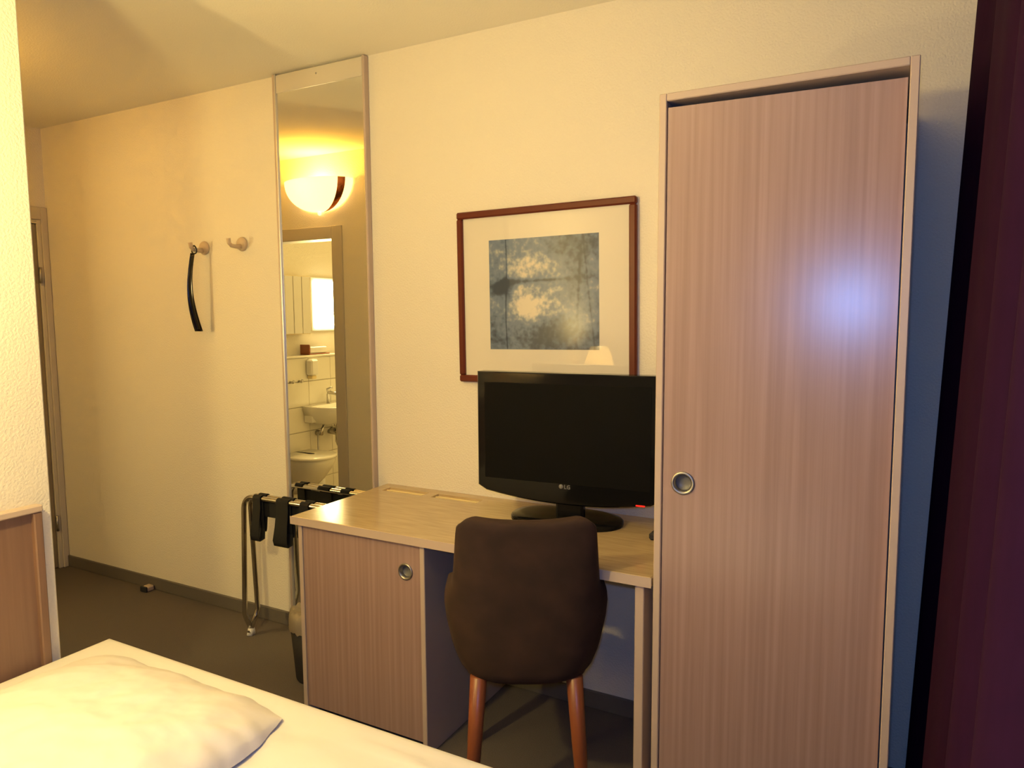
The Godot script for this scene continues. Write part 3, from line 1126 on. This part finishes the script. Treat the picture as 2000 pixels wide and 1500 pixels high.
func luggage_rack() -> void:
	var xa := -1.750
	var xb := -1.160
	var y := 0.655
	var t := thing("luggage_rack", "folded chrome luggage rack with black straps beside the desk", "luggage rack", Vector3((xa + xb) / 2, 0, 0.12))
	var tr := 0.0115
	# two U frames folded almost flat: depth at the top, at the ankle and at the foot
	var zf := 0.168
	var zr := 0.138
	for f in [[zf, 0.190, 0.150, 0.0], [zr, 0.118, 0.172, 0.004]]:
		var path := []
		var x0: float = xa + f[3]
		var x1: float = xb - f[3]
		var topz: float = f[0]
		var ank: float = f[1]
		var zz := func(yy: float) -> float: return lerpf(ank, topz, (yy - 0.1) / (y - 0.1))
		path.append(Vector3(x0, 0.012, f[2]))
		path.append(Vector3(x0, 0.085, lerpf(ank, f[2], 0.2)))
		path.append(Vector3(x0, 0.11, zz.call(0.11)))
		path.append(Vector3(x0, 0.3, zz.call(0.3)))
		for k in 7:
			var a := PI / 2 * k / 6.0
			path.append(Vector3(x0 + 0.055 * (1 - cos(a)), y - 0.055 + 0.055 * sin(a), zz.call(y - 0.055 + 0.055 * sin(a))))
		for k in 7:
			var a := PI / 2 * (6 - k) / 6.0
			path.append(Vector3(x1 - 0.055 * (1 - cos(a)), y - 0.055 + 0.055 * sin(a), zz.call(y - 0.055 + 0.055 * sin(a))))
		path.append(Vector3(x1, 0.3, zz.call(0.3)))
		path.append(Vector3(x1, 0.11, zz.call(0.11)))
		path.append(Vector3(x1, 0.085, lerpf(ank, f[2], 0.2)))
		path.append(Vector3(x1, 0.012, f[2]))
		var s := begin(true)
		tube(s, path, tr, 12)
		var fr := obj("tube_frame", s, M.chrome, t)
		for x in [x0, x1]:
			s = begin(true)
			tube(s, [Vector3(x, 0.0, f[2] - 0.001), Vector3(x, 0.03, lerpf(f[2], ank, 0.2))], 0.014, 10)
			obj("foot_cap", s, M.plastic_white, fr)
	# straps: wraps on both bars and a slack loop between them
	var k := 0
	for x in [-1.655, -1.500, -1.372, -1.245]:
		var drop: float = [0.190, 0.195, 0.14, 0.15][k]
		var w: float = [0.046, 0.070, 0.048, 0.048][k]
		var s := begin(true)
		var rows := []
		var rr := tr + 0.004
		# over the rear bar, down a slack loop, over the front bar and down again
		var curve := []
		for i in 9:
			var a := PI * i / 8.0
			curve.append(Vector2(zr - rr * cos(a), y + rr * sin(a)))
		for i in 17:
			var u := i / 16.0
			curve.append(Vector2(lerpf(zr + rr * 0.2, zf - rr * 0.2, u), y - drop * 0.8 * pow(sin(PI * u), 0.45)))
		for i in 9:
			var a := PI * i / 8.0
			curve.append(Vector2(zf - rr * cos(a), y + rr * sin(a)))
		curve.append(Vector2(zf + rr, y - 0.04))
		curve.append(Vector2(zf + rr + 0.008, y - drop * 0.55))
		curve.append(Vector2(zf + rr + 0.014, y - drop + 0.025))
		curve.append(Vector2(zf + rr + 0.006, y - drop))
		curve.append(Vector2(zf - rr * 0.4, y - drop + 0.006))
		curve.append(Vector2(zf - rr * 0.8, y - drop * 0.6))
		for i in curve.size():
			var c: Vector2 = curve[i]
			var row := []
			var ww: float = w * (1.0 + 0.22 * smoothstep(y - 0.08, y - drop, c.y))
			for q in [[-0.5, 0.0], [0.5, 0.0]]:
				row.append(Vector3(x + ww * q[0] - 0.006 * smoothstep(y - 0.05, y - drop, c.y), c.y, c.x))
			rows.append(row)
		grid(s, rows)
		# the other side, a webbing thickness away
		var back := []
		for i in rows.size():
			var d: Vector2 = (curve[min(i + 1, curve.size() - 1)] - curve[max(i - 1, 0)]).normalized()
			var o := Vector3(0, -d.x, d.y) * 0.0022
			back.append([rows[i][0] + o, rows[i][1] + o])
		grid(s, back, false, true)
		obj("strap", s, M.webbing, t)
		k += 1
	# cross band that joins the straps
	var s := begin()
	box(s, Vector3(-1.665, y - 0.085, 0.150), Vector3(-1.22, y - 0.018, 0.154), 0.001)
	obj("cross_band", s, M.webbing, t)

func curtain() -> void:
	var s := begin(true)
	var rows := []
	var ny := 36
	var nz := 600
	for j in ny + 1:
		var y := lerpf(0.012, H - 0.02, float(j) / ny)
		var f := float(j) / ny
		var row := []
		for k in nz + 1:
			var z := lerpf(0.015, 4.70, float(k) / nz)
			var base := lerpf(0.935, 1.012, f)
			var ph := z * TAU / 0.40 + 0.8 * sin(z * 4.0 + 0.5) + 0.30 * sin(f * 2.5 + z * 3.0)
			var amp := lerpf(0.040, 0.026, f)
			var x := base + amp * sin(ph) + 0.008 * sin(ph * 2.3 + 1.0)
			row.append(Vector3(x, y, z + 0.012 * sin(ph + 1.2)))
		rows.append(row)
	grid(s, rows, false, false)
	var t := thing("curtain", "dark purple floor length curtain hanging beside the wardrobe", "curtain", Vector3(0.99, 0, 2.35))
	obj("drape", s, M.curtain, t)
	s = begin()
	box(s, Vector3(0.985, H - 0.022, 0.01), Vector3(1.035, H - 0.001, 4.75), 0.002)
	obj("curtain_track", s, M.plastic_white, t)

func wall_hooks() -> void:
	var i := 0
	for x in [-1.880, -2.140]:
		var y: float = [1.798, 1.792][i]
		var t := thing("coat_hook", ["empty beige coat hook on the wall nearest the mirror", "beige coat hook on the wall holding a black shoehorn"][i], "coat hook", Vector3(x, y, 0), 0, "coat hooks on the corridor wall")
		var s := begin(true)
		lathe(s, [Vector2(0.0, 0.0), Vector2(0.031, 0.0), Vector2(0.033, 0.006), Vector2(0.029, 0.013), Vector2(0.018, 0.017), Vector2(0.0, 0.018)], Vector3.ZERO, 28, Basis(Vector3.RIGHT, PI / 2))
		obj("rosette", s, M.hook, t, false)
		s = begin(true)
		tube(s, [Vector3(0, -0.012, 0.010), Vector3(0, -0.014, 0.045), Vector3(0, -0.012, 0.066), Vector3(0, -0.002, 0.078), Vector3(0, 0.020, 0.082)], [0.013, 0.0095, 0.0095, 0.0095, 0.010], 12)
		obj("arm", s, M.hook, t, false)
		i += 1
	# shoehorn with its loop
	var t := thing("shoehorn", "long black shoehorn hanging by its loop from the coat hook", "shoehorn", Vector3(-2.14, 1.78, 0.062))
	var s := begin(true)
	var loop := []
	for k in 17:
		var a := TAU * k / 16.0
		loop.append(Vector3(-2.14, 1.780 + 0.019 * cos(a), 0.062) + Vector3(0.016 * sin(a), 0, 0.002 * sin(a * 2)))
	tube(s, loop, 0.0035, 8)
	obj("loop", s, M.horn, t)
	# blade: channel section that widens and bows towards the foot
	s = begin(true)
	var rows := []
	var rows2 := []
	for k in 25:
		var u := k / 24.0
		var y := 1.764 - 0.372 * u
		var xo := -2.143 + 0.002 * u - 0.012 * sin(PI * u)
		var zo := 0.064 + 0.0 * u + 0.020 * sin(PI * u * 0.9) - 0.02 * u * u + 0.006
		var w := lerpf(0.010, 0.019, smoothstep(0.1, 1.0, u))
		var dep := lerpf(0.003, 0.011, smoothstep(0.35, 1.0, u))
		var r1 := []
		var r2 := []
		for q in 9:
			var v := q / 4.0 - 1.0
			# the hollow faces the corridor, turned a little to the bedroom
			var loc := Vector3(w * v, 0, -dep * (1.0 - v * v)).rotated(Vector3.UP, 0.5)
			r1.append(Vector3(xo, y, zo) + loc)
			r2.append(Vector3(xo, y, zo) + loc + Vector3(0, 0, -0.003).rotated(Vector3.UP, 0.5))
		rows.append(r1)
		rows2.append(r2)
	grid(s, rows, false, false)
	grid(s, rows2, false, true)
	for e in [0, 8]:
		var a := []
		var b := []
		for k in 25:
			a.append(rows[k][e]); b.append(rows2[k][e])
		grid(s, [a, b], false, e == 0)
	grid(s, [rows[24], rows2[24]], false, false)
	grid(s, [rows[0], rows2[0]], false, true)
	obj("blade", s, M.horn, t)

func sconce() -> void:
	var c := Vector3(-2.56, 2.34, ZB)
	var r := 0.275
	var d := 0.17
	var h := 0.195
	var t := thing("wall_sconce", "glowing half bowl wall lamp with brass band above bathroom door", "wall lamp", c)
	var glass := mat(lin(0.88, 0.86, 0.80), 0.3)
	glass.backlight_enabled = true
	glass.backlight = Color(0.72, 0.70, 0.65)
	glass.emission_enabled = true
	glass.emission = lin(1.0, 0.70, 0.32)
	glass.emission_energy_multiplier = 1.6
	var at := func(a: float, v: float, off: float) -> Vector3:
		# a along the rim 0..PI, v 0 rim .. 1 foot
		var q := cos(v * PI / 2)
		var rr := pow(q, 0.85)
		return c + Vector3((r + off) * cos(a) * rr, -(h + off) * sin(v * PI / 2), -0.004 - (d + off) * sin(a) * rr)
	var s := begin(true)
	for layer in [0.0, -0.006]:
		var rows := []
		for j in 17:
			var row := []
			for k in 33:
				row.append(at.call(PI * k / 32.0, j / 16.0, layer))
			rows.append(row)
		grid(s, rows, false, layer == 0.0)
	obj("glass_bowl", s, glass, t)
	s = begin(true)
	var rows := []
	for j in 17:
		var row := []
		for k in 4:
			row.append(at.call(0.34 + 0.24 * k / 3.0, j / 16.0 * 0.94, 0.004))
		rows.append(row)
	grid(s, rows, false, true)
	obj("brass_band", s, M.brass, t)
	s = begin(true)
	lathe(s, [Vector2(0.0, -0.014), Vector2(0.010, -0.010), Vector2(0.014, 0.0), Vector2(0.010, 0.012), Vector2(0.0, 0.014)], c + Vector3(0, -h - 0.012, -0.02), 16)
	obj("finial", s, glass, t)
	s = begin()
	box(s, c + Vector3(-0.09, -0.15, -0.014), c + Vector3(0.09, -0.02, 0.0), 0.004)
	obj("wall_plate", s, M.plastic_white, t)
	var l := omni(c + Vector3(0, -0.035, -0.075), lin(1.0, 0.50, 0.05), 0.38, 0.03)
	l.name = "sconce_lamp"

func reading_lamp() -> void:
	var c := LAMP_AT
	var t := thing("reading_lamp", "swing arm bedside lamp with cream shade above the headboard", "lamp", Vector3(XP, 1.08, c.z))
	var s := begin()
	box(s, Vector3(XP, 1.02, c.z - 0.04), Vector3(XP + 0.022, 1.14, c.z + 0.04), 0.006)
	obj("wall_plate", s, M.brass, t)
	s = begin(true)
	tube(s, [Vector3(XP + 0.02, 1.08, c.z), Vector3(XP + 0.08, 1.08, c.z), Vector3(c.x - 0.02, 1.08, c.z), Vector3(c.x, 1.085, c.z), Vector3(c.x, 1.11, c.z), Vector3(c.x, 1.155, c.z)], 0.007, 10)
	obj("arm", s, M.brass, t)
	s = begin(true)
	lathe(s, [Vector2(0.118, c.y - 0.085), Vector2(0.060, c.y + 0.065), Vector2(0.058, c.y + 0.065), Vector2(0.116, c.y - 0.085)], Vector3(c.x, 0, c.z), 36)
	var sh := obj("lamp_shade", s, M.shade, t)
	s = begin(true)
	tube(s, [Vector3(c.x - 0.092, c.y - 0.02, c.z), Vector3(c.x + 0.092, c.y - 0.02, c.z)], 0.002, 6)
	obj("shade_carrier", s, M.brass, sh)
	s = begin(true)
	lathe(s, [Vector2(0.0, c.y + 0.072), Vector2(0.018, c.y + 0.064), Vector2(0.027, c.y + 0.040), Vector2(0.022, c.y + 0.010), Vector2(0.012, c.y - 0.035), Vector2(0.0, c.y - 0.036)], Vector3(c.x, 0, c.z), 18)
	var glow := mat(lin(0.9, 0.85, 0.7), 0.5)
	glow.emission_enabled = true
	glow.emission = lin(1.0, 0.70, 0.30)
	glow.emission_energy_multiplier = 4.0
	obj("light_bulb", s, glow, t)
	var l := omni(c + Vector3(0, 0.040, 0), lin(1.0, 0.75, 0.30), 1.25, 0.025)
	l.name = "reading_lamp_bulb"

func globe_lamp() -> void:
	var c := GLOBE_AT
	var t := thing("globe_lamp", "small opal globe lamp hanging on a stem from the ceiling over the bed", "ceiling lamp", Vector3(c.x, H, c.z))
	var s := begin(true)
	lathe(s, [Vector2(0.0, H - 0.03), Vector2(0.03, H - 0.028), Vector2(0.045, H - 0.012), Vector2(0.048, H)], Vector3(c.x, 0, c.z), 24)
	obj("canopy", s, M.brass, t)
	s = begin(true)
	tube(s, [Vector3(c.x, H - 0.02, c.z), Vector3(c.x, c.y + 0.05, c.z)], 0.006, 10)
	obj("stem", s, M.brass, t)
	s = begin(true)
	var prof := []
	for k in 17:
		var a := PI * k / 16.0
		prof.append(Vector2(0.055 * sin(a), c.y - 0.055 * cos(a)))
	lathe(s, prof, Vector3(c.x, 0, c.z), 28)
	var glow := mat(lin(0.9, 0.88, 0.8), 0.4)
	glow.emission_enabled = true
	glow.emission = lin(1.0, 0.72, 0.34)
	glow.emission_energy_multiplier = 6.0
	obj("light_globe", s, glow, t)
	var l := omni(c, lin(1.0, 0.73, 0.23), 1.40, 0.05)
	l.name = "globe_bulb"

func small_things() -> void:
	# waste bin between desk and mirror
	var b := Vector3(-1.205, 0, 0.31)
	var t := thing("waste_bin", "black tapered waste bin with white liner beside the desk", "waste bin", b)
	var s := begin(true)
	lathe(s, [Vector2(0.0, 0.001), Vector2(0.075, 0.001), Vector2(0.080, 0.01), Vector2(0.098, 0.26), Vector2(0.094, 0.26), Vector2(0.076, 0.02), Vector2(0.0, 0.02)], b, 30)
	obj("bucket", s, M.dark, t)
	s = begin(true)
	var rows := []
	var n := FastNoiseLite.new()
	n.seed = 77
	n.frequency = 14.0
	for q in [[0.0985, 0.212], [0.1015, 0.225], [0.1015, 0.255], [0.099, 0.272], [0.092, 0.285], [0.080, 0.290], [0.05, 0.275], [0.02, 0.26]]:
		var ring := []
		for k in 48:
			var a := TAU * k / 48
			var w := 1.0 + 0.02 * n.get_noise_2d(cos(a) * 0.3, sin(a) * 0.3 + q[1])
			ring.append(b + Vector3(cos(a) * q[0] * w, q[1] + 0.020 * n.get_noise_2d(cos(a) * 0.4, sin(a) * 0.4), sin(a) * q[0] * w))
		rows.append(ring)
	grid(s, rows, true)
	obj("liner", s, M.liner, t)
	# door stop on the skirting
	t = thing("door_stop", "small beige and black door stop on the carpet by the skirting", "door stop", Vector3(-2.667, 0, 0.05))
	s = begin()
	box(s, Vector3(-2.69, 0, 0.014), Vector3(-2.645, 0.028, 0.055), 0.006)
	obj("block", s, M.hook, t)
	s = begin()
	box(s, Vector3(-2.692, 0, 0.055), Vector3(-2.643, 0.03, 0.068), 0.004)
	obj("rubber_pad", s, M.dark, t)
	# remote control on the desk
	t = thing("remote_control", "black remote control on the desk close to the wardrobe", "remote control", Vector3(0.21, 0.75, 0.222))
	s = begin()
	box(s, Vector3(0.160, 0.7505, 0.20), Vector3(0.262, 0.774, 0.246), 0.008)
	obj("body", s, M.dark, t)
	s = begin()
	for i in 3:
		for j in 2:
			box(s, Vector3(0.18 + i * 0.024, 0.774, 0.209 + j * 0.016), Vector3(0.194 + i * 0.024, 0.776, 0.219 + j * 0.016), 0.001)
	obj("keypad", s, M.tv_grey, t)
